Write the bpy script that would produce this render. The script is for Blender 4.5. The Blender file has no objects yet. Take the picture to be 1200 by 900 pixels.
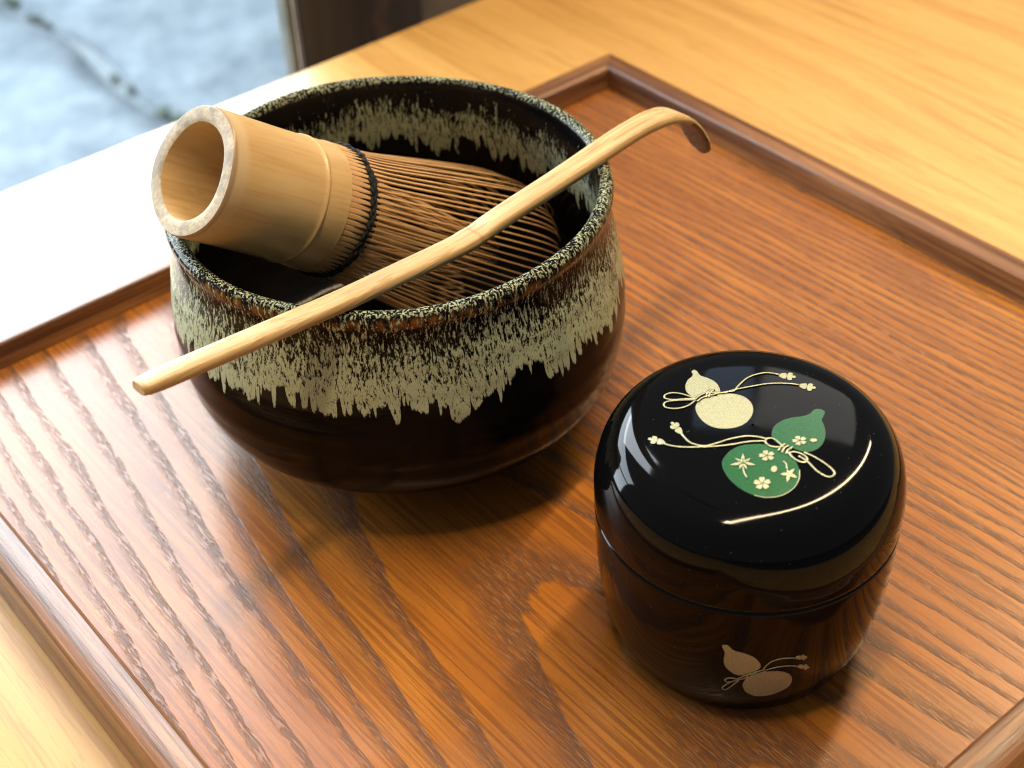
import bpy, bmesh, math, random
import numpy as np
from mathutils import Vector, Matrix
random.seed(7)
scene = bpy.context.scene
col = scene.collection

# ------------------------------------------------------------------ camera
F_PX = 1732.4463                      # focal length in pixels of the 1200x900 photograph
CAM = np.array([0.357305, -0.330211, 0.268453])
YAW, PITCH, ROLL = 2.479395, 0.699128, -0.051335
def cam_axes():
    cy, sy = math.cos(YAW), math.sin(YAW)
    fw = np.array([cy*math.cos(PITCH), sy*math.cos(PITCH), -math.sin(PITCH)])
    r = np.array([sy, -cy, 0.0]); u = np.cross(r, fw)
    c, s = math.cos(ROLL), math.sin(ROLL)
    return c*r+s*u, -s*r+c*u, fw
CR, CU, CF = cam_axes()
cd = bpy.data.cameras.new('camera')
cam = bpy.data.objects.new('camera', cd); col.objects.link(cam)
cd.sensor_fit = 'HORIZONTAL'; cd.sensor_width = 36.0
cd.lens = 36.0*F_PX/1200.0
cd.clip_start = 0.01; cd.clip_end = 60
m3 = Matrix((CR, CU, -CF)).transposed()
cam.matrix_world = Matrix.Translation(Vector(CAM)) @ m3.to_4x4()
cd.dof.use_dof = True
cd.dof.focus_distance = 0.333
cd.dof.aperture_fstop = 17.0
scene.camera = cam

def ray(px):
    return CF + (px[0]-600)/F_PX*CR - (px[1]-450)/F_PX*CU
def on_plane(px, axis, val):
    d = ray(px); t = (val-CAM[axis])/d[axis]; return CAM+t*d

# ------------------------------------------------------------------ world and lamps
w = bpy.data.worlds.new('World'); scene.world = w; w.use_nodes = True
bg = w.node_tree.nodes['Background']
bg.inputs[0].default_value = (0.88, 0.93, 1.0, 1); bg.inputs[1].default_value = 0.22
def area(name, loc, target, sx, sy, power, color, roll_dir=None):
    l = bpy.data.lights.new(name, 'AREA'); l.shape = 'RECTANGLE'; l.size = sx; l.size_y = sy
    l.energy = power; l.color = color
    o = bpy.data.objects.new(name, l); col.objects.link(o)
    z = (Vector(loc)-Vector(target)).normalized()
    x = Vector(roll_dir) if roll_dir else Vector((0, 1, 0))
    x = (x - z*x.dot(z)).normalized(); y = z.cross(x)
    o.matrix_world = Matrix.Translation(Vector(loc)) @ Matrix((x, y, z)).transposed().to_4x4()
    return o
WARM = (1.0, 0.77, 0.47)
# track of warm ceiling lamps above the counter: one bright lamp and the dimmer line behind it
area('ceiling_lamp', (0.25, -0.38, 0.92), (0.25, -0.38, 0), 0.11, 0.022, 1.2, WARM, (-.27, 1, 0))
area('strip_lamp', (0.095, 0.29, 0.92), (0.095, 0.29, 0), 1.45, 0.034, 16.5, WARM, (-.27, 1, 0))
# bright street and open sky seen through the opening past the counter's edge
area('street_daylight', (-2.25, -0.52, 0.66), (0.05, -0.52, 0.60), 2.75, 1.75, 235, (0.80, 0.92, 1.0), (0, 1, 0))
area('open_sky', (-2.25, 0.45, 2.15), (0.05, -0.20, 0.0), 1.10, 1.45, 95, (0.84, 0.93, 1.0), (0, 1, 0))
# dim lamps added to mirror as pale panels in the lacquer lid
area('lid_reflection_cool', (-0.567, 0.676, 0.883), (0.207, -0.15, 0.06), 0.12, 0.30, 0.19, (0.55, 0.72, 1.0), (.73, .68, 0))
area('lid_reflection_warm', (-0.396, 0.816, 0.872), (0.207, -0.15, 0.06), 0.29, 0.31, 0.60, (1.0, 0.96, 0.88), (.85, .53, 0))

scene.view_settings.view_transform = 'Standard'
scene.view_settings.look = 'None'
scene.view_settings.exposure = 0.0
scene.view_settings.gamma = 1.0
scene.view_settings.use_curve_mapping = False
scene.render.engine = 'CYCLES'
scene.cycles.use_adaptive_sampling = False
scene.cycles.use_denoising = True
scene.cycles.caustics_reflective = False; scene.cycles.caustics_refractive = False
scene.cycles.sample_clamp_indirect = 2.0; scene.cycles.blur_glossy = 1.0
scene.cycles.filter_width = 1.1

# ------------------------------------------------------------------ helpers: objects
def tag(o, label=None, cat=None, group=None, kind=None):
    if label: o['label'] = label
    if cat: o['category'] = cat
    if group: o['group'] = group
    if kind: o['kind'] = kind
    return o
def empty(name, loc, rot=None):
    o = bpy.data.objects.new(name, None); col.objects.link(o); o.empty_display_size = .02
    o.location = loc
    if rot is not None: o.rotation_euler = rot.to_euler()
    return o
def mesh_obj(name, verts, faces, mats, parent=None, smooth=True, loc=None):
    me = bpy.data.meshes.new(name); me.from_pydata([tuple(v) for v in verts], [], faces); me.update()
    if not isinstance(mats, (list, tuple)): mats = [mats]
    for m in mats: me.materials.append(m)
    if smooth: me.polygons.foreach_set('use_smooth', [True]*len(me.polygons))
    o = bpy.data.objects.new(name, me); col.objects.link(o)
    if parent: o.parent = parent
    if loc is not None: o.location = loc
    return o
def bm_obj(name, bm, mats, parent=None, smooth=True, loc=None):
    me = bpy.data.meshes.new(name); bm.normal_update(); bm.to_mesh(me); bm.free()
    if not isinstance(mats, (list, tuple)): mats = [mats]
    for m in mats: me.materials.append(m)
    if smooth: me.polygons.foreach_set('use_smooth', [True]*len(me.polygons))
    o = bpy.data.objects.new(name, me); col.objects.link(o)
    if parent: o.parent = parent
    if loc is not None: o.location = loc
    return o
def catmull(pts, n):
    P = [np.array(p, float) for p in pts]
    P = [2*P[0]-P[1]] + P + [2*P[-1]-P[-2]]
    out = []
    for i in range(1, len(P)-2):
        p0, p1, p2, p3 = P[i-1:i+3]
        for k in range(n):
            t = k/n
            out.append(.5*((2*p1)+(-p0+p2)*t+(2*p0-5*p1+4*p2-p3)*t*t+(-p0+3*p1-3*p2+p3)*t**3))
    out.append(P[-2]); return out
def lathe(prof, seg, wob=None, close=False):
    """prof: list of (r,z); returns verts, faces (quads), outward facing when prof climbs"""
    V, Fc = [], []
    n = len(prof)
    for i, (r, z) in enumerate(prof):
        for k in range(seg):
            a = 2*math.pi*k/seg
            rr, zz = (r, z) if wob is None else wob(r, z, a)
            V.append((rr*math.cos(a), rr*math.sin(a), zz))
    for i in range(n-1):
        for k in range(seg):
            k2 = (k+1) % seg
            Fc.append((i*seg+k, i*seg+k2, (i+1)*seg+k2, (i+1)*seg+k))
    return V, Fc
def tube(path, rad, sides=8, flat=1.0, cap=True, up=None):
    """round tube along a list of points; rad number or list"""
    V, Fc = [], []
    P = [Vector(p) for p in path]; n = len(P)
    prev = None
    for i in range(n):
        t = (P[min(i+1, n-1)]-P[max(i-1, 0)]).normalized()
        ref = Vector(up[i]) if up is not None else (prev if prev else (Vector((0, 0, 1)) if abs(t.z) < .9 else Vector((1, 0, 0))))
        b = (ref - t*ref.dot(t)).normalized(); s = t.cross(b); prev = b
        r = rad[i] if hasattr(rad, '__len__') else rad
        for k in range(sides):
            a = 2*math.pi*k/sides
            V.append(P[i]+s*(math.cos(a)*r)+b*(math.sin(a)*r*flat))
    for i in range(n-1):
        for k in range(sides):
            k2 = (k+1) % sides
            Fc.append((i*sides+k, i*sides+k2, (i+1)*sides+k2, (i+1)*sides+k))
    if cap:
        Fc.append(tuple(reversed(range(sides)))); Fc.append(tuple(range((n-1)*sides, n*sides)))
    return V, Fc

# ------------------------------------------------------------------ helpers: materials
class NT:
    def __init__(s, name):
        s.m = bpy.data.materials.new(name); s.m.use_nodes = True
        s.t = s.m.node_tree; s.N = s.t.nodes; s.L = s.t.links
        s.b = s.N['Principled BSDF']
    def put(s, sock, v):
        if v is None: return
        if hasattr(v, 'links') or isinstance(v, bpy.types.NodeSocket): s.L.new(v, sock)
        elif isinstance(v, (tuple, list)) and len(v) == 3 and sock.type == 'RGBA': sock.default_value = (*v, 1)
        else: sock.default_value = v
    def set(s, **k):
        for a, v in k.items(): s.put(s.b.inputs[a.replace('_', ' ')], v)
    def math(s, op, a, b=None, c=None, clamp=False):
        n = s.N.new('ShaderNodeMath'); n.operation = op; n.use_clamp = clamp
        s.put(n.inputs[0], a); s.put(n.inputs[1], b); s.put(n.inputs[2], c); return n.outputs[0]
    def vmath(s, op, a, b=None):
        n = s.N.new('ShaderNodeVectorMath'); n.operation = op
        s.put(n.inputs[0], a); s.put(n.inputs[1], b); return n.outputs[0]
    def obj(s): return s.N.new('ShaderNodeTexCoord').outputs['Object']
    def sep(s, v):
        n = s.N.new('ShaderNodeSeparateXYZ'); s.put(n.inputs[0], v); return n.outputs
    def comb(s, x, y, z):
        n = s.N.new('ShaderNodeCombineXYZ'); s.put(n.inputs[0], x); s.put(n.inputs[1], y); s.put(n.inputs[2], z); return n.outputs[0]
    def noise(s, v, scale=1.0, detail=3, rough=.55, dist=0.0):
        n = s.N.new('ShaderNodeTexNoise'); s.put(n.inputs['Vector'], v)
        n.inputs['Scale'].default_value = scale; n.inputs['Detail'].default_value = detail
        n.inputs['Roughness'].default_value = rough; n.inputs['Distortion'].default_value = dist
        return n.outputs['Fac']
    def voronoi(s, v, scale=1.0, feature='F1'):
        n = s.N.new('ShaderNodeTexVoronoi'); n.feature = feature; s.put(n.inputs['Vector'], v); n.inputs['Scale'].default_value = scale
        return n.outputs['Distance']
    def ramp(s, f, stops, interp='LINEAR'):
        n = s.N.new('ShaderNodeValToRGB'); s.put(n.inputs[0], f); r = n.color_ramp; r.interpolation = interp
        while len(r.elements) < len(stops): r.elements.new(.5)
        for e, (p, c) in zip(r.elements, stops):
            e.position = p; e.color = (c, c, c, 1) if not hasattr(c, '__len__') else (*c, 1)
        return n.outputs[0]
    def sm(s, v, lo, hi, a=0.0, b=1.0):
        n = s.N.new('ShaderNodeMapRange'); n.interpolation_type = 'SMOOTHSTEP'
        s.put(n.inputs[0], v); s.put(n.inputs[1], lo); s.put(n.inputs[2], hi); s.put(n.inputs[3], a); s.put(n.inputs[4], b)
        return n.outputs[0]
    def lin(s, v, lo, hi, a=0.0, b=1.0):
        n = s.N.new('ShaderNodeMapRange'); s.put(n.inputs[0], v); s.put(n.inputs[1], lo); s.put(n.inputs[2], hi); s.put(n.inputs[3], a); s.put(n.inputs[4], b)
        return n.outputs[0]
    def mix(s, f, a, b, mode='MIX'):
        n = s.N.new('ShaderNodeMix'); n.data_type = 'RGBA'; n.blend_type = mode
        s.put(n.inputs[0], f); s.put(n.inputs[6], a); s.put(n.inputs[7], b); return n.outputs[2]
    def bump(s, h, strength, dist=.001, normal=None):
        n = s.N.new('ShaderNodeBump'); n.inputs['Strength'].default_value = strength; n.inputs['Distance'].default_value = dist
        s.put(n.inputs['Height'], h)
        if normal is not None: s.put(n.inputs['Normal'], normal)
        return n.outputs[0]
    def scale(s, v, x, y, z):
        return s.vmath('MULTIPLY', v, (x, y, z))

def mat_plain(name, color, rough=.5, metallic=0.0, spec=.5, coat=0.0):
    t = NT(name); t.set(Base_Color=color, Roughness=rough, Metallic=metallic, Coat_Weight=coat)
    t.b.inputs['Specular IOR Level'].default_value = spec
    return t.m

def mat_tray_floor():
    t = NT('tray_floor_wood'); o = t.obj(); x, y, z = t.sep(o)
    # coordinates relative to the board's own heart line
    warp = t.noise(t.scale(o, 9, 30, 1), 1, 3, .55)
    warp2 = t.noise(t.scale(o, 18, 220, 1), 1, 2, .5)
    u = t.math('ADD', t.math('SUBTRACT', y, -0.046), t.math('MULTIPLY', t.math('SUBTRACT', warp, .5), .010))
    d = .105
    hyp = t.math('SQRT', t.math('ADD', t.math('MULTIPLY', u, u), d*d))
    up = t.math('MAXIMUM', u, 0.0)
    f = t.math('ADD', hyp, t.math('MULTIPLY', t.math('MULTIPLY', up, up), 1.3))
    f = t.math('SUBTRACT', f, t.math('MULTIPLY', x, .060))
    f = t.math('ADD', f, t.math('MULTIPLY', t.math('SUBTRACT', warp2, .5), .0010))
    f = t.math('ADD', f, t.math('MULTIPLY', t.math('SUBTRACT', t.noise(t.comb(t.math('MULTIPLY', f, 95.0), 0.0, 0.0), 1, 2, .5), .5), .0060))
    period = .0040
    ph = t.math('FRACT', t.math('DIVIDE', t.math('SUBTRACT', f, d-.060*.0365), period))
    band = t.ramp(ph, [(0.0, 0.0), (.03, 1.0), (.22, .80), (.42, .14), (.72, 0.0), (1.0, 0.0)])
    # open pores: short dashes along the grain
    pores = t.noise(t.scale(o, 200, 1900, 1), 1, 1.5, .6)
    pores2 = t.noise(t.scale(t.vmath('ADD', o, (.37, .11, 0)), 210, 1700, 1), 1, 1, .6)
    fine = t.noise(t.scale(o, 14, 820, 1), 1, 4, .70)
    pm = t.sm(pores, .45, .53)
    pmask = t.math('MULTIPLY', pm, t.math('ADD', t.math('MULTIPLY', band, .93), .07))
    patch = t.noise(t.scale(o, 14, 45, 1), 1, 2, .5)
    base = t.ramp(patch, [(.25, (.29, .092, .013)), (.55, (.375, .132, .018)), (.8, (.44, .170, .026))])
    base = t.mix(t.sm(fine, .45, .58, 0, .70), base, (.17, .053, .010))
    bnd = t.math('MULTIPLY', band, t.sm(fine, .30, .62, .85, .40))
    c = t.mix(bnd, base, (.120, .046, .018))
    c = t.mix(t.math('MULTIPLY', pmask, .62), c, (.055, .026, .016))
    glint = t.math('MULTIPLY', t.sm(pores2, .54, .62), t.math('MULTIPLY', band, t.math('SUBTRACT', 1.0, pm)))
    c = t.mix(t.math('MULTIPLY', glint, .28), c, (.36, .25, .17))
    h = t.math('SUBTRACT', t.math('MULTIPLY', fine, .30), pmask)
    nrm = t.bump(h, .34, .00016)
    t.set(Base_Color=c, Roughness=t.lin(pmask, 0, 1, .27, .42), Normal=nrm)
    t.b.inputs['Specular IOR Level'].default_value = .36
    return t.m

def mat_rail():
    t = NT('tray_rail_wood'); o = t.obj()     # grain along local x
    n1 = t.noise(t.scale(o, 7, 160, 160), 1, 4, .6, .4)
    n2 = t.noise(t.scale(o, 22, 70, 70), 1, 3, .6, 1.2)
    fine = t.noise(t.scale(o, 60, 1500, 1500), 1, 3, .6)
    c = t.ramp(n1, [(.32, (.060, .022, .010)), (.47, (.17, .068, .024)), (.64, (.33, .150, .055))])
    c = t.mix(t.sm(n2, .56, .72, 0, .8), c, (.045, .022, .016))
    streak = t.noise(t.scale(o, 9, 620, 620), 1, 4, .7)
    c = t.mix(t.sm(streak, .48, .60, 0, .7), c, (.045, .016, .008))
    c = t.mix(t.sm(fine, .5, .7, 0, .4), c, (.07, .028, .014))
    t.set(Base_Color=c, Roughness=t.lin(fine, .3, .7, .26, .38), Normal=t.bump(fine, .35, .0002))
    return t.m

def mat_table():
    t = NT('counter_wood'); o = t.obj(); x, y, z = t.sep(o)
    warp = t.noise(t.scale(o, 3.2, 12, 1), 1, 3, .5)
    v = t.math('ADD', y, t.math('MULTIPLY', t.math('SUBTRACT', warp, .5), .035))
    wide = t.noise(t.comb(t.math('MULTIPLY', x, 2.2), t.math('MULTIPLY', v, 75), 0.0), 1, 4, .6)
    thin = t.noise(t.comb(t.math('MULTIPLY', x, 9), t.math('MULTIPLY', v, 330), 0.0), 1, 4, .65)
    por = t.noise(t.scale(o, 70, 1500, 1), 1, 3, .6)
    c = t.ramp(wide, [(.30, (.49, .262, .072)), (.50, (.57, .325, .098)), (.72, (.63, .375, .126))])
    c = t.mix(t.sm(thin, .53, .64, 0, .55), c, (.36, .165, .040))
    c = t.mix(t.sm(por, .56, .68, 0, .5), c, (.30, .15, .045))
    t.set(Base_Color=c, Roughness=t.lin(thin, .3, .7, .30, .40), Normal=t.bump(t.math('SUBTRACT', thin, t.math('MULTIPLY', por, .6)), .12, .0003))
    return t.m

def mat_glaze(inner):
    t = NT('glaze_inner' if inner else 'glaze_outer'); o = t.obj(); x, y, z = t.sep(o)
    rad = t.math('MAXIMUM', t.math('SQRT', t.math('ADD', t.math('MULTIPLY', x, x), t.math('MULTIPLY', y, y))), 1e-4)
    ux, uy = t.math('DIVIDE', x, rad), t.math('DIVIDE', y, rad)
    ring = t.comb(ux, uy, 0.0)
    low = t.noise(ring, 3.2, 2, .5)
    mid = t.noise(ring, 17, 2, .5)
    hi = t.noise(ring, 33, 1, .5)
    vhi = t.noise(ring, 95, 1, .5)
    # lower edge of the pale glaze, with runs
    z0 = .0445 if not inner else .0500
    e = t.math('ADD', z0, t.math('MULTIPLY', t.math('SUBTRACT', low, .5), .012 if not inner else .016))
    e = t.math('SUBTRACT', e, t.math('MULTIPLY', t.math('SUBTRACT', mid, .5), .006))
    h = t.math('SUBTRACT', z, e)                     # metres above the mean edge
    th = t.math('ARCTAN2', y, x)
    wth = t.math('ADD', th, t.math('MULTIPLY', t.math('SUBTRACT', t.noise(ring, 9, 2, .5), .5), .16))
    def fingers(n, amp, drift):
        c0 = t.math('MULTIPLY', t.math('ADD', wth, t.math('MULTIPLY', t.math('SUBTRACT', t.noise(t.scale(o, 55, 55, 130), 1, 1, .5), .5), drift)), n/(2*math.pi))
        cell = t.math('FLOOR', c0)
        wn = t.N.new('ShaderNodeTexWhiteNoise'); wn.noise_dimensions = '1D'; t.put(wn.inputs['W'], cell)
        tt_ = t.math('MULTIPLY', t.math('SUBTRACT', t.math('FRACT', c0), .5), 2.0)
        q4 = t.math('POWER', t.math('ABSOLUTE', tt_), 3.0)
        shape = t.math('SQRT', t.math('MAXIMUM', t.math('SUBTRACT', 1.0, q4), 0.0))
        return t.math('MULTIPLY', t.math('MULTIPLY', t.math('POWER', wn.outputs['Value'], 1.1), shape), amp)
    fa, fb, fc = fingers(120, .0098, .03), fingers(205, .0086, .02), fingers(330, .0066, .015)
    depth = t.math('MAXIMUM', t.math('MAXIMUM', fa, fb), fc)
    runs = t.math('ADD', t.math('ADD', h, depth), -.0064)      # >0 inside the glaze
    # streaky mottling
    k = 1.0
    wv = t.noise(t.scale(o, 260, 260, 120), 1, 2, .5)
    wob = t.math('MULTIPLY', t.math('SUBTRACT', wv, .5), .0016)
    ow = t.vmath('ADD', o, t.comb(wob, wob, 0.0))
    s1 = t.noise(t.scale(ow, 1650, 1650, 360), 1, 2.5, .6)
    s2 = t.noise(t.scale(ow, 3000, 3000, 1500), 1, 2, .5)
    s3 = t.noise(t.scale(o, 190, 190, 70), 1, 2, .5)
    s = t.math('ADD', t.math('MULTIPLY', s1, .70), t.math('MULTIPLY', s2, .30))
    s = t.math('ADD', s, t.math('MULTIPLY', t.math('SUBTRACT', s3, .5), .13))
    if not inner:
        T = t.ramp(t.lin(h, -.004, .026, 0, 1), [(0.0, .40), (.18, .40), (.36, .435), (.52, .48), (.68, .525), (.85, .57), (1.0, .59)])
    else:
        T = t.ramp(t.lin(h, -.004, .020, 0, 1), [(0.0, .42), (.30, .435), (.52, .475), (.70, .55), (.84, .66), (1.0, .70)])
    edge = t.sm(t.math('ADD', runs, t.math('MULTIPLY', t.math('SUBTRACT', s2, .5), .0016)), -.0002, .0005)
    dlt = t.math('SUBTRACT', s, T)
    cov = t.math('MULTIPLY', t.sm(dlt, -.070, .065), edge)
    tint = t.noise(t.scale(o, 70, 70, 25), 1, 2, .5)
    cream = t.mix(t.sm(tint, .56, .72), (.45, .50, .335), (.19, .27, .265))
    cream = t.mix(t.sm(s2, .35, .65, .30, 0), cream, (.26, .25, .11))
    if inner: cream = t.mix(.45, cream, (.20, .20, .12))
    dn = t.noise(t.scale(o, 45, 45, 90), 1, 3, .6)
    dark = t.mix(t.sm(dn, .4, .7), (.0034, .0034, .0038), (.0068, .0050, .0046))
    # thin amber break on the lip
    amber_z = t.math('MULTIPLY', t.sm(z, .0676, .0692), t.sm(z, .0700, .0716, 1, 0))
    amb_n = t.noise(t.comb(t.math('MULTIPLY', ux, 22), t.math('MULTIPLY', uy, 22), t.math('MULTIPLY', z, 80)), 1, 3, .6)
    if not inner:
        amb = t.math('MULTIPLY', amber_z, t.sm(amb_n, .42, .62, .0, .6))
        dark = t.mix(amb, dark, (.34, .135, .030))
    lip = t.sm(z, .0708, .0718)
    cov = t.math('MAXIMUM', cov, t.math('MULTIPLY', lip, t.sm(s, .49, .57, 0, .85)))
    fr = t.math('MULTIPLY', t.sm(dlt, -.06, .0), edge)
    c = t.mix(t.math('MULTIPLY', fr, .4), dark, (.032, .030, .020))
    c = t.mix(cov, c, cream)
    hgt = t.math('ADD', t.math('MULTIPLY', cov, .25), t.math('MULTIPLY', t.noise(t.scale(o, 60, 60, 240), 1, 2, .5), 1.0))
    n1 = t.bump(hgt, .30, .0006)
    n2 = t.bump(t.noise(t.scale(o, 1200, 1200, 1200), 1, 2, .5), .10, .0002, n1)
    t.set(Base_Color=c, Roughness=t.lin(cov, 0, 1, .12, .24), Normal=n2)
    t.b.inputs['Specular IOR Level'].default_value = .5
    t.b.inputs['IOR'].default_value = 1.19
    return t.m

def mat_bamboo_skin():
    t = NT('bamboo_skin'); o = t.obj(); x, y, z = t.sep(o)      # whisk axis = local z
    n = t.noise(t.scale(o, 120, 120, 22), 1, 4, .6)
    fib = t.noise(t.scale(o, 1500, 1500, 40), 1, 3, .6)
    blot = t.noise(t.scale(o, 55, 55, 70), 1, 3, .6)
    c = t.ramp(n, [(.3, (.45, .275, .105)), (.55, (.545, .355, .152)), (.75, (.60, .41, .195))])
    c = t.mix(t.sm(fib, .5, .72, 0, .35), c, (.40, .19, .05))
    near = t.sm(z, .0030, .0052, 1, 0)                           # scraped band at the cut end
    c = t.mix(t.math('MULTIPLY', near, t.sm(blot, .3, .6, .35, .9)), c, (.55, .40, .22))
    c = t.mix(t.math('MULTIPLY', t.sm(z, .0004, .0014, 1, 0), .6), c, (.16, .09, .05))
    c = t.mix(t.sm(blot, .64, .76, 0, .35), c, (.30, .14, .05))
    t.set(Base_Color=c, Roughness=.36, Normal=t.bump(fib, .10, .0002))
    t.b.inputs['Coat Weight'].default_value = .15; t.b.inputs['Coat Roughness'].default_value = .25
    return t.m
def mat_bamboo_cut():
    t = NT('bamboo_cut_end'); o = t.obj()
    a = t.noise(t.scale(o, 900, 900, 100), 1, 3, .7); b = t.noise(t.scale(o, 95, 95, 60), 1, 3, .65)
    c = t.ramp(a, [(.3, (.36, .28, .18)), (.5, (.47, .39, .27)), (.7, (.55, .48, .36))])
    c = t.mix(t.sm(b, .46, .62, 0, .75), c, (.24, .20, .16))
    t.set(Base_Color=c, Roughness=.75, Normal=t.bump(a, .5, .0003)); return t.m
def mat_bamboo_inside():
    t = NT('bamboo_inside'); o = t.obj()
    a = t.noise(t.scale(o, 500, 500, 30), 1, 4, .6); b = t.noise(t.scale(o, 90, 90, 60), 1, 3, .6)
    c = t.ramp(a, [(.3, (.44, .28, .12)), (.6, (.56, .38, .18))])
    c = t.mix(t.sm(b, .6, .75, 0, .5), c, (.26, .13, .05))
    t.set(Base_Color=c, Roughness=.6, Normal=t.bump(a, .2, .0003)); return t.m
def mat_tine():
    t = NT('bamboo_tine'); o = t.obj()
    a = t.noise(t.scale(o, 900, 900, 20), 1, 3, .6)
    oi = t.N.new('ShaderNodeObjectInfo').outputs['Random']
    c = t.ramp(a, [(.3, (.48, .265, .105)), (.7, (.64, .39, .17))])
    c = t.mix(t.lin(oi, 0, 1, 0, .35), c, (.34, .15, .05))
    t.set(Base_Color=c, Roughness=.42); return t.m
NODE_Y = .040
def mat_scoop():
    t = NT('scoop_bamboo'); o = t.obj(); x, y, z = t.sep(o)      # local y along the scoop
    fib = t.noise(t.scale(o, 1000, 16, 1000), 1, 3, .6)
    fib2 = t.noise(t.scale(o, 500, 14, 500), 1, 3, .6)
    blot = t.noise(t.scale(o, 130, 60, 130), 1, 3, .6)
    c = t.ramp(fib2, [(.3, (.42, .26, .10)), (.55, (.54, .36, .165)), (.75, (.63, .455, .24))])
    c = t.mix(t.sm(fib, .52, .64, 0, .75), c, (.36, .20, .06))
    c = t.mix(t.sm(blot, .66, .74, 0, .4), c, (.33, .17, .06))
    dn = t.math('ABSOLUTE', t.math('ADD', t.math('SUBTRACT', y, NODE_Y), t.math('MULTIPLY', t.math('SUBTRACT', blot, .5), .0015)))
    c = t.mix(t.sm(dn, .0002, .0008, .4, 0), c, (.26, .13, .05))
    t.set(Base_Color=c, Roughness=.46, Normal=t.bump(t.math('ADD', fib, fib2), .55, .0003))
    return t.m
def mat_lacquer():
    t = NT('black_lacquer'); o = t.obj()
    v = t.voronoi(o, 900); sel = t.noise(o, 420, 1, .5)
    dust = t.math('MULTIPLY', t.sm(v, .04, .10, 1, 0), t.sm(sel, .56, .62))
    c = t.mix(t.math('MULTIPLY', dust, .55), (.0022, .0023, .0027), (.26, .25, .23))
    scr = t.noise(t.scale(o, 60, 60, 60), 1, 2, .5)
    t.set(Base_Color=c, Roughness=t.lin(scr, .3, .7, .045, .075), Normal=t.bump(t.noise(o, 300, 2, .5), .012, .0005))
    t.b.inputs['IOR'].default_value = 1.26
    return t.m
def mat_gold():
    t = NT('gold_powder'); o = t.obj()
    n = t.noise(o, 2600, 2, .6); b = t.noise(o, 180, 2, .5)
    c = t.ramp(n, [(.3, (.33, .33, .20)), (.6, (.48, .48, .31))])
    c = t.mix(t.sm(b, .55, .7, 0, .35), c, (.34, .33, .24))
    t.set(Base_Color=c, Roughness=.38, Metallic=.4); return t.m
def mat_green():
    t = NT('green_lacquer'); o = t.obj()
    n = t.noise(o, 2200, 2, .6)
    t.set(Base_Color=t.ramp(n, [(.3, (.014, .085, .030)), (.7, (.024, .125, .048))]), Roughness=.22); return t.m
def mat_stone():
    t = NT('paving_stone'); o = t.obj()
    a = t.noise(o, 13, 4, .6); b = t.noise(o, 30, 3, .6); c0 = t.noise(o, 3, 2, .5)
    c = t.ramp(a, [(.3, (.085, .118, .145)), (.5, (.13, .165, .195)), (.68, (.18, .22, .25))])
    c = t.mix(t.sm(b, .56, .72, 0, .4), c, (.07, .105, .15))
    c = t.mix(t.sm(c0, .5, .7, 0, .4), c, (.23, .29, .34))
    t.set(Base_Color=c, Roughness=.75, Normal=t.bump(a, .6, .02)); return t.m
def mat_dark_post():
    t = NT('dark_post_wood'); o = t.obj()
    a = t.noise(t.scale(o, 60, 60, 5), 1, 4, .6); b = t.noise(t.scale(o, 22, 22, 14), 1, 3, .6)
    c = t.ramp(a, [(.3, (.016, .011, .010)), (.6, (.045, .030, .026))])
    c = t.mix(t.sm(b, .58, .68, 0, .6), c, (.13, .06, .04))
    t.set(Base_Color=c, Roughness=.6, Normal=t.bump(a, .3, .002)); return t.m
def mat_simple_noise(name, c0, c1, sc, rough):
    t = NT(name); n = t.noise(t.obj(), sc, 4, .6)
    t.set(Base_Color=t.ramp(n, [(.3, c0), (.7, c1)]), Roughness=rough, Normal=t.bump(n, .3, .002)); return t.m

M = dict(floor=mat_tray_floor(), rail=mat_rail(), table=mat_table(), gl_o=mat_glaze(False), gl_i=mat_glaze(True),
         skin=mat_bamboo_skin(), cut=mat_bamboo_cut(), inside=mat_bamboo_inside(), tine=mat_tine(), scoop=mat_scoop(),
         lacq=mat_lacquer(), gold=mat_gold(), green=mat_green(), stone=mat_stone(), post=mat_dark_post(),
         thread=mat_simple_noise('black_thread', (.002, .002, .002), (.009, .009, .010), 2500, .9),
         slit=mat_plain('dark_core', (.03, .018, .010), .8),
         tip_dark=mat_simple_noise('dark_brown_bamboo', (.10, .045, .022), (.20, .10, .05), 400, .5),
         ink=mat_plain('dark_outline', (.006, .005, .004), .3),
         grey=mat_simple_noise('weathered_track', (.17, .18, .17), (.30, .31, .29), 40, .6),
         brown=mat_simple_noise('brown_track', (.10, .075, .055), (.17, .13, .10), 40, .6),
         moss=mat_simple_noise('joint_moss', (.035, .052, .038), (.07, .09, .07), 30, .9),
         soil=mat_simple_noise('soil', (.11, .14, .16), (.19, .22, .24), 8, .9),
         clay=mat_simple_noise('foot_clay', (.035, .018, .010), (.07, .035, .018), 300, .6))

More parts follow.
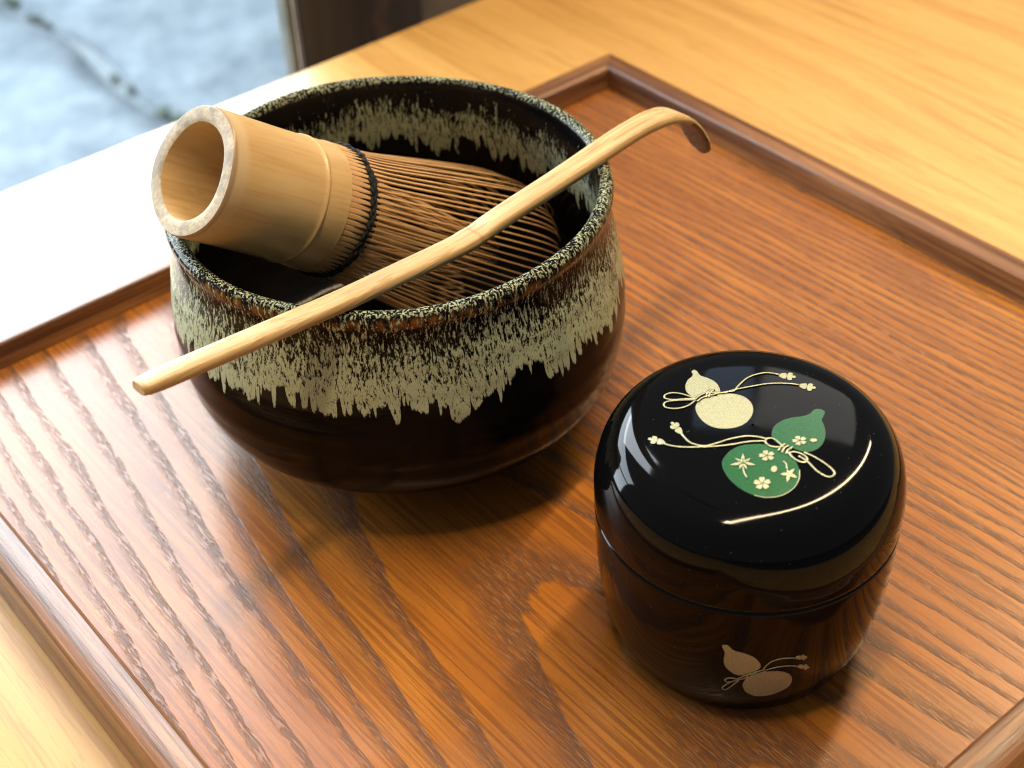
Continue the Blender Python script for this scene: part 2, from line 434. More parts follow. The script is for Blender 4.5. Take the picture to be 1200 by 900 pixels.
# ------------------------------------------------------------------ setting: ground outside, paving stones
GZ = -0.75
TZ = -0.0100                                   # counter top; the tray's floor is z = 0
ground = mesh_obj('ground', [(-8, -8, GZ-.012), (8, -8, GZ-.012), (8, 8, GZ-.012), (-8, 8, GZ-.012)], [(0, 1, 2, 3)], M['soil'], smooth=False)
tag(ground, kind='structure')
pav = empty('pavement', (-1.6, .4, GZ)); tag(pav, kind='structure')
def slab(x0, x1, y0, y1, seed, dz=0.0):
    rnd = random.Random(seed)
    nx, ny = max(4, int((x1-x0)/.045)), max(4, int((y1-y0)/.045))
    ox = [rnd.uniform(0, 9) for _ in range(4)]
    V, Fc = [], []
    for j in range(ny+1):
        for i in range(nx+1):
            fx, fy = i/nx, j/ny
            X, Y = x0+(x1-x0)*fx, y0+(y1-y0)*fy
            e = min(fx*(x1-x0), (1-fx)*(x1-x0), fy*(y1-y0), (1-fy)*(y1-y0))
            wv = .010*math.sin(X*9+ox[0])*math.sin(Y*7+ox[1]) + .006*math.sin(X*23+ox[2]+Y*5)
            zz = wv*.5 - .006*max(0, 1-e/.03)**2 + dz
            jx = (.012*math.sin(Y*17+ox[3]) if i in (0, nx) else 0); jy = (.012*math.sin(X*15+ox[2]) if j in (0, ny) else 0)
            V.append((X+jx+1.6, Y+jy-.4, zz))
    for j in range(ny):
        for i in range(nx):
            a = j*(nx+1)+i; Fc.append((a, a+1, a+nx+2, a+nx+1))
    n0 = len(V)
    rim = [i for i in range(nx+1)] + [j*(nx+1)+nx for j in range(1, ny+1)] + [ny*(nx+1)+i for i in range(nx-1, -1, -1)] + [j*(nx+1) for j in range(ny-1, 0, -1)]
    for r in rim: V.append((V[r][0], V[r][1], -.029))
    for k in range(len(rim)):
        k2 = (k+1) % len(rim); Fc.append((rim[k2], rim[k], n0+k, n0+k2))
    mesh_obj('paving_stone', V, Fc, M['stone'], pav)
JY = 0.437
xs = [-4.4, -2.62, -.62]
for a, b in zip(xs, xs[1:]):
    slab(a+.012, b-.012, JY-1.25, JY-.010, int(a*100)+1)
    slab(a+.012, b-.012, JY+.010, JY+1.2, int(a*100)+7, .004)
slab(-4.388, -.632, JY-2.5, JY-1.275, 55)
# moss tufts in the joint
mo = bmesh.new()
for k in range(11):
    cx = random.choice([-1.86, -1.78, -1.50, -1.44, -1.37, -1.30])+random.gauss(0, .02)
    r = random.uniform(.006, .013)
    mt = Matrix.Translation((cx+1.6, JY-.4+random.gauss(0, .006), -.004)) @ Matrix.Diagonal((r*1.6, r, r*.7, 1))
    bmesh.ops.create_icosphere(mo, subdivisions=2, radius=1, matrix=mt)
tag(bm_obj('joint_moss', mo, M['moss'], pav), kind='stuff')

# ------------------------------------------------------------------ counter (table)
TX0, TX1, TY0, TY1, TH = -0.1085, 0.41, -0.60, 1.30, .045
table = empty('counter', ((TX0+TX1)/2, (TY0+TY1)/2, GZ))
tag(table, 'pale yellow wooden counter carrying the brown tray, lit white along its outer edge', 'table')
def rounded_box(name, x0, x1, y0, y1, z0, z1, rad, mat, parent, off, seg=4):
    bm = bmesh.new(); bmesh.ops.create_cube(bm, size=1)
    for v in bm.verts:
        v.co = Vector((x0+(v.co.x+.5)*(x1-x0), y0+(v.co.y+.5)*(y1-y0), z0+(v.co.z+.5)*(z1-z0)))-Vector(off)
    bmesh.ops.bevel(bm, geom=bm.edges[:], offset=rad, segments=seg, profile=.5, affect='EDGES')
    return bm_obj(name, bm, mat, parent)
to = table.location
rounded_box('tabletop', TX0, TX1, TY0, TY1, TZ-TH, TZ, .0016, M['table'], table, to, 3)
for lx in (TX0+.25, TX1-.06):
    for ly in (TY0+.1, TY1-.1):
        rounded_box('leg', lx-.03, lx+.03, ly-.03, ly+.03, GZ-.029, TZ-TH-.0005, .004, M['table'], table, to, 2)

# ------------------------------------------------------------------ dark post and wall past the counter
PX = -0.15
def at_x(px, X): return on_plane(px, 0, X)
y_l, y_r = at_x((345, 0), PX)[1], at_x((497, 2), PX)[1]
x_m = on_plane((335, 0), 1, y_l)[0]; x_b = on_plane((322, 0), 1, y_l)[0]     # depth of the post's side face
post = empty('door_post', ((PX+x_b)/2, (y_l+y_r)/2, GZ-.03))
tag(post, 'dark brown weathered wooden door post with pale strips standing behind the counter', 'post')
po = post.location
def post_piece(name, x0, x1, y0, y1, mat, rad=.0015):
    return rounded_box(name, x0, x1, y0, y1, GZ-.03, 1.5, rad, mat, post, po, 2)
post_piece('post_body', x_b+.0006, PX, y_l+.0025, y_r, M['post'], .003)
post_piece('grey_strip', x_b, x_m-.001, y_l, y_l+.0024, M['grey'], .0005)
post_piece('brown_strip', x_m+.0035, PX-.004, y_l+.0006, y_l+.0024, M['brown'], .0005)
wall = empty('wall_board', (PX-.06, y_r+.2, GZ-.03))
tag(wall, 'low greyish brown boarding beside the dark door post', 'wall')
rounded_box('board', PX-.07, PX-.03, y_r+.001, y_r+.40, GZ-.03, .16, .002, M['brown'], wall, wall.location, 2)

# ------------------------------------------------------------------ tray
TW = 0.2655
tray = empty('serving_tray', (TW/2, -TW/2, TZ+.0002))
tag(tray, 'square brown wooden tray with raised rim and striped orange grain', 'tray')
FZ = -tray.location.z                      # local z of floor surface
# floor panel (real board, recessed between the rails)
bm = bmesh.new(); bmesh.ops.create_cube(bm, size=1)
for v in bm.verts: v.co = Vector((v.co.x*(TW+.004), v.co.y*(TW+.004), FZ-.006+(v.co.z+.5)*.006))
bm_obj('floor_panel', bm, M['floor'], tray, smooth=False)
# section: (outward distance, height above the floor)
sec = [(.0000, -.0066), (.0000, .0004), (.0004, .0018), (.0011, .0048), (.0015, .0063), (.0018, .0070), (.0025, .0073), (.0055, .0075),
       (.0088, .0074), (.0100, .0070), (.0106, .0062), (.0109, .0050), (.01092, .0030), (.0109, -.0085), (.0104, -.0098), (.0012, -.0098), (.0006, -.0066)]
def rail(ang):
    V, Fc = [], []; n = len(sec)
    N = 24
    for i in range(N+1):
        for (o, z) in sec:
            L = TW/2+o-.00004                # mitred ends
            V.append((-L+2*L*i/N, TW/2+o+.0002, z+FZ))
    for i in range(N):
        for k in range(n):
            k2 = (k+1) % n; Fc.append((i*n+k, (i+1)*n+k, (i+1)*n+k2, i*n+k2))
    Fc.append(tuple(range(n))); Fc.append(tuple(reversed(range(N*n, (N+1)*n))))
    o = mesh_obj('rim_rail', V, Fc, M['rail'], tray)
    o.rotation_euler = (0, 0, ang)
    me = o.data; 
    for p in me.polygons[-2:]: p.use_smooth = False
    bmx = bmesh.new(); bmx.from_mesh(me); bmesh.ops.recalc_face_normals(bmx, faces=bmx.faces); bmx.to_mesh(me); bmx.free()
    me.set_sharp_from_angle(angle=.33)
    return o
for q in range(4): rail(q*math.pi/2)

# ------------------------------------------------------------------ tea bowl
BC = (0.09345, -0.15984)
bowl = empty('tea_bowl', (BC[0], BC[1], 0.0006))
tag(bowl, 'black glazed tea bowl with pale green drips, holding the bamboo whisk', 'bowl')
out_p = [(.0300, .0050), (.0352, .0054), (.0410, .0068), (.0478, .0112), (.0552, .0190), (.0580, .0285), (.0587, .036), (.0581, .0445), (.0564, .055), (.0550, .0625), (.0549, .0672),
         (.0555, .0696), (.0553, .0711), (.0546, .0721), (.0536, .0724)]
in_p = [(.0536, .0724), (.0526, .0721), (.0518, .0711), (.0514, .069), (.0512, .063), (.0521, .053), (.0536, .041), (.0537, .031), (.0512, .0215), (.044, .0138), (.030, .0100), (.015, .0090), (.0004, .0088)]
def wob(r, z, a):
    k = min(1, r/.05)
    return (r*(1+k*(.0045*math.sin(2*a+.6)+.0025*math.sin(3*a+2.0)+.0012*math.sin(7*a+z*160)+.0009*math.sin(z*900+2*a)*(1 if z < .06 else .2))),
            z+(.0004*math.sin(2*a+1.0)+.00025*math.sin(5*a))*max(0, (z-.05)/.022))
oc = catmull(out_p, 10); ic = catmull(in_p, 8)
prof = oc+ic[1:]
V, Fc = lathe(prof, 256, wob)
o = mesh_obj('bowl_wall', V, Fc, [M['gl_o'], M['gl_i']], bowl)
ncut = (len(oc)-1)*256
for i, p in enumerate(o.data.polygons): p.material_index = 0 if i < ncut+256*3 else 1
V, Fc = lathe(catmull([(.0240, .0085), (.0245, .002), (.0255, 0.0), (.0285, 0.0), (.0296, .0010), (.0301, .0056)], 4), 96)
mesh_obj('foot_ring', V, Fc, M['clay'], bowl)

# ------------------------------------------------------------------ bamboo whisk
EL, AZ = math.radians(37), math.radians(267.5)
aw = Vector((math.cos(AZ)*math.cos(EL), math.sin(AZ)*math.cos(EL), math.sin(EL)))      # towards the handle's cut end
wz = -aw; wx = Vector((0, 0, 1)).cross(wz).normalized(); wy = wz.cross(wx)
whisk = empty('tea_whisk', (.0826, -.2059, .0907), Matrix((wx, wy, wz)).transposed())
tag(whisk, 'bamboo tea whisk with black thread lying in the tea bowl', 'whisk')
R0, RI = .0157, .0118
def wwob(r, z, a):
    return r*(1+.012*math.cos(2*a+.7)+.006*math.cos(3*a+1.1)), z+.0003*math.sin(a+1)+.00015*math.sin(4*a)
hp = catmull([(.0154, .0), (.0157, .0006), (.01575, .002)], 3)[:-1] + [(.01575, z) for z in (.002, .006, .012, .018)] + \
     catmull([(.0158, .022), (.01588, .0262), (.01600, .0272), (.01622, .0277), (.01624, .0281), (.01598, .0285), (.01592, .0290), (.01608, .0315), (.01622, .0345), (.01618, .0351), (.0150, .0353)], 4)
V, Fc = lathe(hp, 128, wwob)
handle = mesh_obj('handle', V, Fc, M['skin'], whisk)
V, Fc = lathe([(RI, .0002), (RI+.0006, -.00005), (.0135, -.0001), (.0150, -.00005), (.0154, .0)], 128, wwob)
mesh_obj('cut_end', V, Fc, M['cut'], handle)
V, Fc = lathe([(.0003, .0265), (.006, .0262), (.0098, .0245), (.0112, .021), (.0116, .012), (.0118, .0002)], 96, wwob)
mesh_obj('hollow', V, Fc, M['inside'], handle)
V, Fc = lathe([(.0150, .0350), (.0150, .0455), (.0120, .047), (.0003, .0475)], 64, wwob)
mesh_obj('core', V, Fc, M['slit'], whisk)
# outer tines, each its own piece
NT_ = 72
rz = [(.0348, .01612), (.0385, .01622), (.0425, .01632), (.048, .01665), (.056, .0176), (.066, .0190), (.078, .0206), (.090, .0220), (.098, .0223), (.104, .0216), (.108, .0202), (.1105, .0184)]
def tine_mesh(seed, inner=False):
    rnd = random.Random(seed)
    pts = catmull(rz, 3); V, Fc = [], []
    bend = rnd.gauss(0, .0004); lean = rnd.gauss(0, .005)
    for i, (s, r) in [(i, (p[0], p[1])) for i, p in enumerate(pts)]:
        f = (s-.0348)/(.1105-.0348)
        wd = float(np.interp(s, [.0348, .037, .0415, .048, .07, .11], [.00143, .00134, .00098, .00054, .00047, .00032]))
        th = float(np.interp(s, [.0348, .0415, .048, .08, .11], [.0012, .0009, .0006, .00045, .00025]))
        r2 = r + bend*max(0, f-.15)*1.6; an = lean*max(0, f-.12)
        for (dx, dr) in ((-.5, 0), (-.30, .10), (.30, .10), (.5, 0), (.34, -1), (-.34, -1)):
            rr = r2+dr*th*(1 if dr < 0 else .8); ax = dx*wd
            c, sn = math.cos(an), math.sin(an)
            V.append((rr*c-ax*sn, rr*sn+ax*c, s))
    n = 6
    for i in range(len(pts)-1):
        for k in range(n):
            k2 = (k+1) % n; Fc.append((i*n+k, (i+1)*n+k, (i+1)*n+k2, i*n+k2))
    Fc.append(tuple(range(n))); Fc.append(tuple(reversed(range((len(pts)-1)*n, len(pts)*n))))
    me = bpy.data.meshes.new('tine'); me.from_pydata(V, [], [tuple(reversed(f)) for f in Fc]); me.update()
    me.materials.append(M['tine']); return me
tmeshes = [tine_mesh(s) for s in range(9)]
for k in range(NT_):
    o = bpy.data.objects.new('tine', tmeshes[(k*5) % 9]); col.objects.link(o); o.parent = whisk
    o.rotation_euler = (0, 0, 2*math.pi*(k+random.gauss(0, .035))/NT_)
# inner tines (bundle in the middle)
V, Fc = [], []
for k in range(36):
    a = 2*math.pi*k/36+random.gauss(0, .03); jr = random.gauss(0, .0007)
    pth = [((r+jr*i/4)*math.cos(a), (r+jr*i/4)*math.sin(a), s) for i, (s, r) in enumerate([(.044, .0108), (.056, .0100), (.070, .0088), (.085, .0070), (.100, .0050)])]
    v, f = tube(pth, [.0004, .0004, .00036, .0003, .0002], 5)
    b = len(V); V += v; Fc += [tuple(i+b for i in q) for q in f]
tag(mesh_obj('inner_tines', V, Fc, M['tine'], whisk), kind='stuff')
# black thread: two twisted rounds woven between the tines
V, Fc = [], []
for st in range(3):
    pth, rr = [], []
    NN = NT_*6
    for i in range(NN+1):
        a = 2*math.pi*i/NN
        wv = math.cos(a*NT_/2+st*math.pi)
        R = .01650+.00022*wv+.0002*math.sin(a*11+st)
        s = .0413+.00060*st+.00022*math.sin(a*NT_/2+st*1.7)+.0002*math.sin(a*5+st)
        pth.append((R*math.cos(a), R*math.sin(a), s)); rr.append(.00040+.00006*math.sin(a*37+st))
    v, f = tube(pth, rr, 6, cap=False)
    b = len(V); V += v; Fc += [tuple(i+b for i in q) for q in f]
# loose fuzz / stitches towards the handle, one in every slit
for k in range(NT_):
    a = 2*math.pi*(k+.5)/NT_; L = random.uniform(.0035, .0058)
    pth = [((.01610+d)*math.cos(a+j), (.01610+d)*math.sin(a+j), s) for (s, d, j) in ((.0418, .0004, 0), (.0418-L*.5, .00012, random.gauss(0, .006)), (.0418-L, -.0001, random.gauss(0, .012)))]
    v, f = tube(pth, [.00034, .00022, .00008], 5)
    b = len(V); V += v; Fc += [tuple(i+b for i in q) for q in f]
mesh_obj('binding_thread', V, Fc, M['thread'], whisk)

# ------------------------------------------------------------------ bamboo tea scoop
pxs = [(162, 455), (205, 436.5), (250, 417), (320, 387), (400, 352.5), (470, 319.5), (520, 296), (548, 281.5), (572, 265), (600, 246), (660, 207), (716, 169), (742, 152.5), (764, 141), (784, 135), (800, 138.5), (813, 154), (823, 177)]
A_ = on_plane((400, 352.5), 2, .0746); B_ = on_plane((716, 169), 2, .0746)
dv = (B_-A_); dv[2] = 0; dv /= np.linalg.norm(dv); nv = np.array([-dv[1], dv[0], 0])
spath = []
for q in pxs:
    d = ray(q); t = ((A_-CAM)@nv)/(d@nv); X = CAM+t*d
    spath.append((float((X-A_)@dv), float(X[2])))
sp = catmull(spath, 6)
org = Vector((*A_[:2], .0724))
scoop = empty('tea_scoop', org, Matrix((Vector((dv[1], -dv[0], 0)), Vector(dv), Vector((0, 0, 1)))).transposed())
tag(scoop, 'slender curved bamboo tea scoop resting across the rim of the tea bowl', 'scoop')
ln = [0]
for a, b in zip(sp, sp[1:]): ln.append(ln[-1]+math.hypot(b[0]-a[0], b[1]-a[1]))
TL = ln[-1]; V, Fc = [], []
node_at = ln[min(range(len(sp)), key=lambda i: abs(sp[i][0]-spath[7][0]))]
nsec = 14
for i, (yy, zz) in enumerate(sp):
    j0, j1 = max(0, i-1), min(len(sp)-1, i+1)
    ty, tz = sp[j1][0]-sp[j0][0], sp[j1][1]-sp[j0][1]; q = math.hypot(ty, tz); ty, tz = ty/q, tz/q
    s = ln[i]; rem = TL-s
    wd = float(np.interp(s, [0, .0015, .005, .05, .09, .12, .15, TL-.013, TL-.006, TL-.003, TL-.001, TL], [.0042, .0050, .0055, .0060, .0063, .0066, .0072, .0094, .0092, .0078, .0054, .0026]))
    th = float(np.interp(s, [0, .0015, .005, .09, .14, TL-.024, TL-.012, TL], [.0022, .0028, .0031, .0031, .0030, .0025, .0016, .0011]))
    nb = math.exp(-((s-node_at)/.0015)**2); wd += .0002*nb; th += .0003*nb - .0003*math.exp(-((s-node_at-.004)/.002)**2)
    for k in range(nsec):
        a = 2*math.pi*k/nsec
        ca, sa = math.cos(a), math.sin(a)
        ex = abs(ca)**.52*(1 if ca > 0 else -1)*wd/2; ez = abs(sa)**.50*(1 if sa > 0 else -1)*th/2
        V.append((ex, yy-A_[0]*0-tz*ez, zz-.0724+ty*ez))
for i in range(len(sp)-1):
    for k in range(nsec):
        k2 = (k+1) % nsec; Fc.append((i*nsec+k, i*nsec+k2, (i+1)*nsec+k2, (i+1)*nsec+k))
Fc.append(tuple(reversed(range(nsec)))); Fc.append(tuple(range((len(sp)-1)*nsec, len(sp)*nsec)))
so = mesh_obj('scoop_blade', V, Fc, [M['scoop'], M['tip_dark']], scoop)
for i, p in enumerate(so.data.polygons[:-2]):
    if ln[i//nsec] > TL-.019 and nsec//2 <= i % nsec: p.material_index = 1  # darker brown on the underside faces of the tip
bmx = bmesh.new(); bmx.from_mesh(so.data); bmesh.ops.recalc_face_normals(bmx, faces=bmx.faces[:]); bmx.to_mesh(so.data); bmx.free()
for p in so.data.polygons[-2:]: p.use_smooth = False

# ------------------------------------------------------------------ lacquered tea caddy (natsume)
NC = (0.2073, -0.1502)
cad = empty('tea_caddy', (NC[0], NC[1], 0.0004))
tag(cad, 'round black lacquer tea caddy with gold and green gourds painted on its lid', 'tea caddy')
body_p = catmull([(.0003, .0012), (.018, .0010), (.0245, .0002), (.0258, .0), (.0268, .0006), (.0281, .0032), (.0305, .010), (.0322, .020), (.0329, .030), (.0331, .0385)], 8) + [(.03307, .0394), (.0326, .0396)]
lid_pts = [(.03315, .0405), (.0332, .0435), (.0331, .0475), (.0323, .0518), (.0309, .0552), (.0288, .0579), (.0258, .0596), (.0217, .06038), (.0147, .06086), (.0070, .06105), (.0003, .0611)]
lid_p = [(.0322, .0396), (.0329, .0398), (.0331, .0401)] + catmull(lid_pts, 8)
V, Fc = lathe(body_p, 192); body = mesh_obj('body', V, Fc, M['lacq'], cad)
V, Fc = lathe(lid_p, 192); lid = mesh_obj('lid', V, Fc, M['lacq'], cad)

allp = np.array([p for p in body_p if p[1] > .001 or p[0] > .02] + lid_p, float)
order = np.argsort(allp[:, 1]); pz, pr = allp[order, 1], allp[order, 0]
tt = np.linspace(.20, .45, 2600)
def hit(px, lift):
    d = ray(px)
    d = d/np.linalg.norm(d)
    X = CAM+tt[:, None]*d - np.array([NC[0], NC[1], .0004])
    rr = np.hypot(X[:, 0], X[:, 1]); R = np.interp(X[:, 2], pz, pr, left=0, right=-1)
    s = R-rr; i = int(np.argmax(s > 0))
    t0, t1 = tt[i-1], tt[i]
    f = s[i-1]/(s[i-1]-s[i]) if s[i-1] > -1 and abs(s[i-1]) < .01 else 1.0
    P = X[i-1]+(X[i]-X[i-1])*f
    # refine on the lid by bisection
    lo, hi = X[i-1], X[i]
    for _ in range(14):
        md = (lo+hi)/2
        if np.interp(md[2], pz, pr, left=0, right=-1)-math.hypot(md[0], md[1]) > 0: hi = md
        else: lo = md
    P = hi
    # surface normal of the lathe
    e = .0006
    zz = P[2]; r1 = np.interp(zz-e, pz, pr); r2 = np.interp(min(zz+e, pz[-1]), pz, pr); dz = min(zz+e, pz[-1])-(zz-e)
    nr, nz = dz, -(r2-r1); q = math.hypot(nr, nz); nr, nz = nr/q, nz/q
    rh = math.hypot(P[0], P[1])+1e-9
    nvec = Vector((nr*P[0]/rh, nr*P[1]/rh, nz))
    return Vector(P)+nvec*lift, nvec
def decal(name, poly, mat, parent, lift=.00006, rings=6, center=None, tfm=None):
    """flat painted shape: outline in photo pixels laid onto the lacquer surface"""
    T = tfm or (lambda q: q)
    c = center or (sum(p[0] for p in poly)/len(poly), sum(p[1] for p in poly)/len(poly))
    V, Fc = [], []; n = len(poly)
    p0, nn = hit(T(c), lift); V.append(p0)
    for r in range(1, rings+1):
        f = r/rings
        for q in poly:
            P, nn = hit(T((c[0]+(q[0]-c[0])*f, c[1]+(q[1]-c[1])*f)), lift); V.append(P)
    for q in poly:
        P, nn = hit(T(q), -.00015); V.append(P)
    for k in range(n): Fc.append((0, 1+k, 1+(k+1) % n))
    for r in range(rings):
        for k in range(n):
            k2 = (k+1) % n; b = 1+r*n; Fc.append((b+k, b+n+k, b+n+k2, b+k2))
    o = mesh_obj(name, V, Fc, mat, parent)
    bmx = bmesh.new(); bmx.from_mesh(o.data); bmesh.ops.recalc_face_normals(bmx, faces=bmx.faces); bmx.to_mesh(o.data); bmx.free()
    o.data.set_sharp_from_angle(angle=.35)
    return o
def cord(V, Fc, pts, rad, lift, tfm, n=6, sides=6):
    P, U = [], []
    for q in catmull(pts, n):
        a, b = hit(tfm(q), lift); P.append(a); U.append(b)
    v, f = tube(P, rad, sides, .45, True, U)
    b = len(V); V += v; Fc += [tuple(i+b for i in q) for q in f]
def smooth_closed(pts, n=4):
    P = [np.array(p, float) for p in pts]; m = len(P); out = []
    for i in range(m):
        p0, p1, p2, p3 = P[i-1], P[i], P[(i+1) % m], P[(i+2) % m]
        for k in range(n):
            t = k/n; out.append(tuple(.5*((2*p1)+(-p0+p2)*t+(2*p0-5*p1+4*p2-p3)*t*t+(-p0+3*p1-3*p2+p3)*t**3)))
    return out
def star(cx, cy, rx, ry, rot, petals, deep=.42, notch=.0, n=8):
    out = []
    for i in range(petals*n):
        a = 2*math.pi*i/(petals*n); f = (i % n)/n
        r = deep+(1-deep)*math.sin(math.pi*f)**.6 - notch*math.exp(-((f-.5)/.08)**2)
        out.append((cx+rx*r*math.cos(a+rot), cy+ry*r*math.sin(a+rot)))
    return out
def oval(cx, cy, rx, ry, rot=0, n=20):
    c, s = math.cos(rot), math.sin(rot)
    return [(cx+rx*math.cos(a)*c-ry*math.sin(a)*s, cy+rx*math.cos(a)*s+ry*math.sin(a)*c) for a in [2*math.pi*i/n for i in range(n)]]
TL5 = lambda q: (760+q[0]/5, 420+q[1]/5)
def decals_join(name, polys, mat, parent, tfm, lift=.00010, rings=3):
    return [decal(name, p, mat, parent, lift, rings, None, tfm) for p in polys]
# gold gourd on the lid
g = decal('gold_gourd', smooth_closed([(252, 78), (268, 68), (286, 78), (302, 100), (340, 114), (380, 132), (405, 155), (419, 188), (414, 206), (345, 212), (278, 234), (240, 215), (219, 186), (217, 155), (232, 126), (254, 108), (259, 92)]), M['gold'], lid, tfm=TL5)
decal('gold_gourd', smooth_closed([(275, 290), (290, 258), (330, 230), (390, 214), (450, 207), (510, 211), (562, 227), (600, 260), (613, 300), (600, 345), (560, 385), (500, 407), (430, 412), (370, 400), (320, 370), (288, 330)]), M['gold'], lid, tfm=TL5)
# green gourd on the lid
decal('green_gourd', smooth_closed([(965, 305), (990, 297), (1020, 303), (1033, 318), (1021, 345), (1016, 365), (1030, 400), (1037, 435), (1030, 480), (1005, 520), (960, 544), (910, 548), (850, 530), (790, 508), (740, 488), (722, 455), (725, 420), (745, 390), (790, 362), (840, 348), (900, 340), (945, 325)]), M['green'], lid, tfm=TL5)
decal('green_gourd', smooth_closed([(430, 620), (440, 585), (475, 545), (530, 515), (600, 503), (680, 505), (760, 520), (820, 555), (860, 600), (885, 660), (880, 710), (850, 760), (800, 795), (740, 813), (680, 815), (610, 800), (540, 765), (480, 715), (445, 665)]), M['green'], lid, tfm=TL5)
# cords of both gourds
V, Fc = [], []
LW = .00026
dk = []
for pts in ([(272, 245), (300, 222), (340, 205), (400, 203), (445, 205)], [(285, 256), (310, 236), (350, 222), (400, 214)], [(338, 232), (345, 205), (368, 185)], [(352, 230), (362, 204), (384, 186)]):
    v2, f2 = [], []; cord(v2, f2, pts, .00038, .00012, TL5); b = len(dk) and dk[0][2] or 0
    dk.append((v2, f2, 0))
VV, FF = [], []
for v2, f2, _ in dk:
    b = len(VV); VV += v2; FF += [tuple(i+b for i in q) for q in f2]
mesh_obj('cord_outline', VV, FF, M['ink'], lid)
gold_cords = [
    [(272, 245), (300, 222), (340, 205), (400, 203), (445, 205), (500, 188), (600, 168), (700, 152), (800, 150), (885, 158)],
    [(285, 256), (310, 236), (350, 222), (400, 210), (470, 197), (500, 195), (530, 160), (580, 118), (640, 95), (700, 88), (768, 98)],
    [(338, 232), (345, 205), (368, 185)], [(352, 230), (362, 204), (384, 186)],
    [(275, 240), (200, 213), (135, 206), (98, 218), (98, 238), (150, 246), (210, 241), (275, 240)],
    [(275, 246), (180, 249), (110, 257), (90, 275), (108, 293), (170, 297), (230, 281), (275, 250)],
    [(690, 474), (640, 463), (570, 459), (480, 475), (400, 500), (325, 517), (250, 500), (210, 465), (190, 440)],
    [(690, 488), (600, 490), (500, 506), (400, 518), (300, 523), (200, 523), (130, 515), (95, 505)],
    [(770, 524), (715, 518), (686, 496), (694, 474), (730, 474), (772, 505), (790, 524)],
    [(760, 546), (775, 520), (800, 504)], [(782, 556), (795, 530), (822, 512)], [(806, 564), (818, 540), (846, 522)],
    [(822, 556), (860, 552), (910, 570), (930, 595), (915, 612), (880, 606), (845, 584), (822, 556)],
    [(912, 554), (960, 575), (1020, 610), (1070, 648), (1090, 676), (1074, 696), (1040, 695), (985, 662), (935, 612), (880, 575)],
]
for pts in gold_cords: cord(V, Fc, pts, LW if pts[0][0] > 600 else LW*.85, .00020, TL5)
mesh_obj('gold_cord', V, Fc, M['gold'], lid)
V, Fc = [], []
cord(V, Fc, [(885, 655), (882, 708), (852, 760), (800, 796), (740, 814), (680, 816), (620, 804)], .00010, .00010, TL5)
mesh_obj('gold_edge_line', V, Fc, M['gold'], lid)
# tassels: cup and three-lobed flower
def tassel(cx, cy, ang, sc=1.0):
    c, s = math.cos(ang), math.sin(ang)
    def R(x, y): return (cx+(x*c-y*s)*sc, cy+(x*s*.8+y*c*.8)*sc)
    cup = smooth_closed([R(-26, -6), R(-6, -17), R(14, -19), R(20, 0), R(14, 19), R(-6, 17), R(-26, 6)])
    fl = smooth_closed([R(24, -17), R(40, -27), R(54, -20), R(50, -8), R(68, -8), R(72, 2), R(64, 10), R(50, 9), R(54, 22), R(38, 28), R(24, 18)])
    return [cup, fl]
polys = tassel(790, 103, .12)+tassel(908, 163, .2)+tassel(178, 424, -2.2, 1.05)+tassel(70, 490, 3.45, 1.05)
decals_join('gold_tassel', polys, M['gold'], lid, TL5)
# maple leaves, blossoms and petals on the green gourd
def maple(cx, cy, rx, ry, rot, lens):
    out = []; n = len(lens)
    for i, L in enumerate(lens):
        a = rot+2*math.pi*i/n
        for da, r in ((-.5, .34), (-.22, .62), (0, 1.0), (.22, .62)):
            b = a+da*2*math.pi/n; out.append((cx+rx*L*r*math.cos(b), cy+ry*L*r*math.sin(b)))
    return out
decals_join('gold_leaf', [maple(553, 615, 74, 56, -math.pi/2, (1.0, .80, 1.05, .75, .75, 1.05, .80)), maple(822, 678, 56, 52, -2.0, (.55, .8, 1.0, 1.0, .95))], M['gold'], lid, TL5, .00020)
decals_join('gold_blossom', [star(693, 573, 50, 34, -1.2, 5, .35, .16), star(666, 735, 54, 40, -1.0, 5, .35, .16), star(884, 485, 46, 30, -1.3, 5, .35, .16)], M['gold'], lid, TL5, .00020)
decals_join('gold_petal', [oval(735, 651, 17, 19, .6), oval(966, 483, 20, 10, 0)], M['gold'], lid, TL5, .00020)
V, Fc = [], []
cord(V, Fc, [(553, 640), (560, 672), (578, 704)], .00016, .00020, TL5); cord(V, Fc, [(790, 606), (806, 622), (812, 655)], .00016, .00020, TL5)
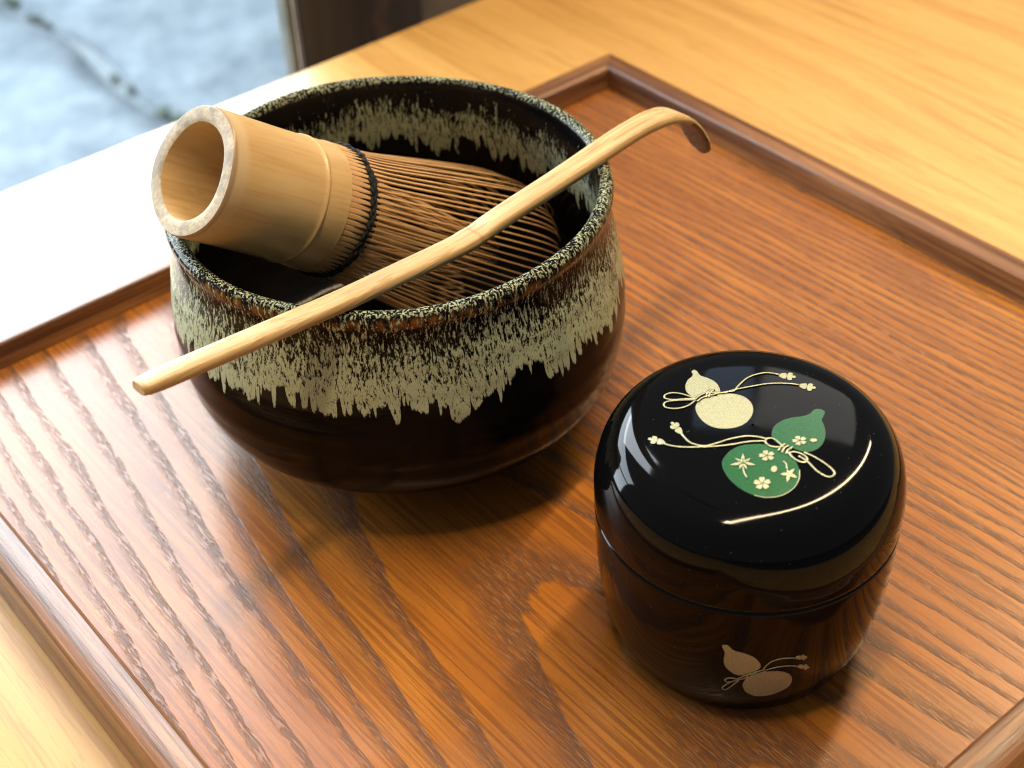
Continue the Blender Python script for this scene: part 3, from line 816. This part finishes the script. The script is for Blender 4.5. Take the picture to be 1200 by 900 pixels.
mesh_obj('leaf_stem', V, Fc, M['gold'], lid)
# dark centres of the blossoms and veins of the leaf
V, Fc = [], []
for (cx, cy, rx, ry) in ((693, 573, 20, 14), (666, 735, 22, 16), (884, 485, 18, 12)):
    for k in range(5):
        a = -1.2+2*math.pi*k/5; cord(V, Fc, [(cx, cy), (cx+rx*.5*math.cos(a), cy+ry*.5*math.sin(a)), (cx+rx*math.cos(a), cy+ry*math.sin(a))], .00006, .00024, TL5, 2, 4)
for a, L in ((-1.57, 34), (-.6, 34), (.35, 26), (-2.5, 34), (2.8, 26)):
    cord(V, Fc, [(553, 618), (553+L*.5*math.cos(a), 618+L*.4*math.sin(a)), (553+L*math.cos(a), 618+L*.8*math.sin(a))], .00008, .00024, TL5, 2, 4)
mesh_obj('fine_line', V, Fc, M['green'], lid)
# small gourd on the body
TB = lambda q: (760+q[0]/4.615, 720+q[1]/4.615)
decal('gold_gourd', smooth_closed([(398, 170), (415, 165), (432, 170), (460, 195), (520, 212), (570, 232), (600, 262), (605, 286), (570, 308), (490, 328), (440, 305), (410, 270), (408, 235), (412, 205)]), M['gold'], body, tfm=TB)
decal('gold_gourd', smooth_closed([(510, 375), (530, 345), (580, 318), (650, 308), (720, 308), (765, 325), (775, 355), (755, 390), (700, 420), (640, 437), (580, 440), (530, 420), (512, 395)]), M['gold'], body, tfm=TB)
V, Fc = [], []
for pts in ([(480, 345), (520, 328), (570, 312), (630, 293)], [(484, 352), (530, 338), (585, 320), (634, 302)], [(620, 290), (660, 255), (720, 236), (795, 233)], [(635, 297), (700, 281), (760, 275), (805, 277)],
            [(484, 348), (440, 340), (414, 350), (430, 362), (484, 352)], [(484, 352), (440, 365), (400, 392), (420, 402), (486, 356)], [(520, 345), (535, 328), (555, 318)], [(545, 338), (560, 322), (582, 310)]):
    cord(V, Fc, pts, .00016, .00016, TB)
mesh_obj('gold_cord', V, Fc, M['gold'], body)
decals_join('gold_tassel', tassel(812, 233, -.1, .62)+tassel(822, 281, .1, .66), M['gold'], body, TB)
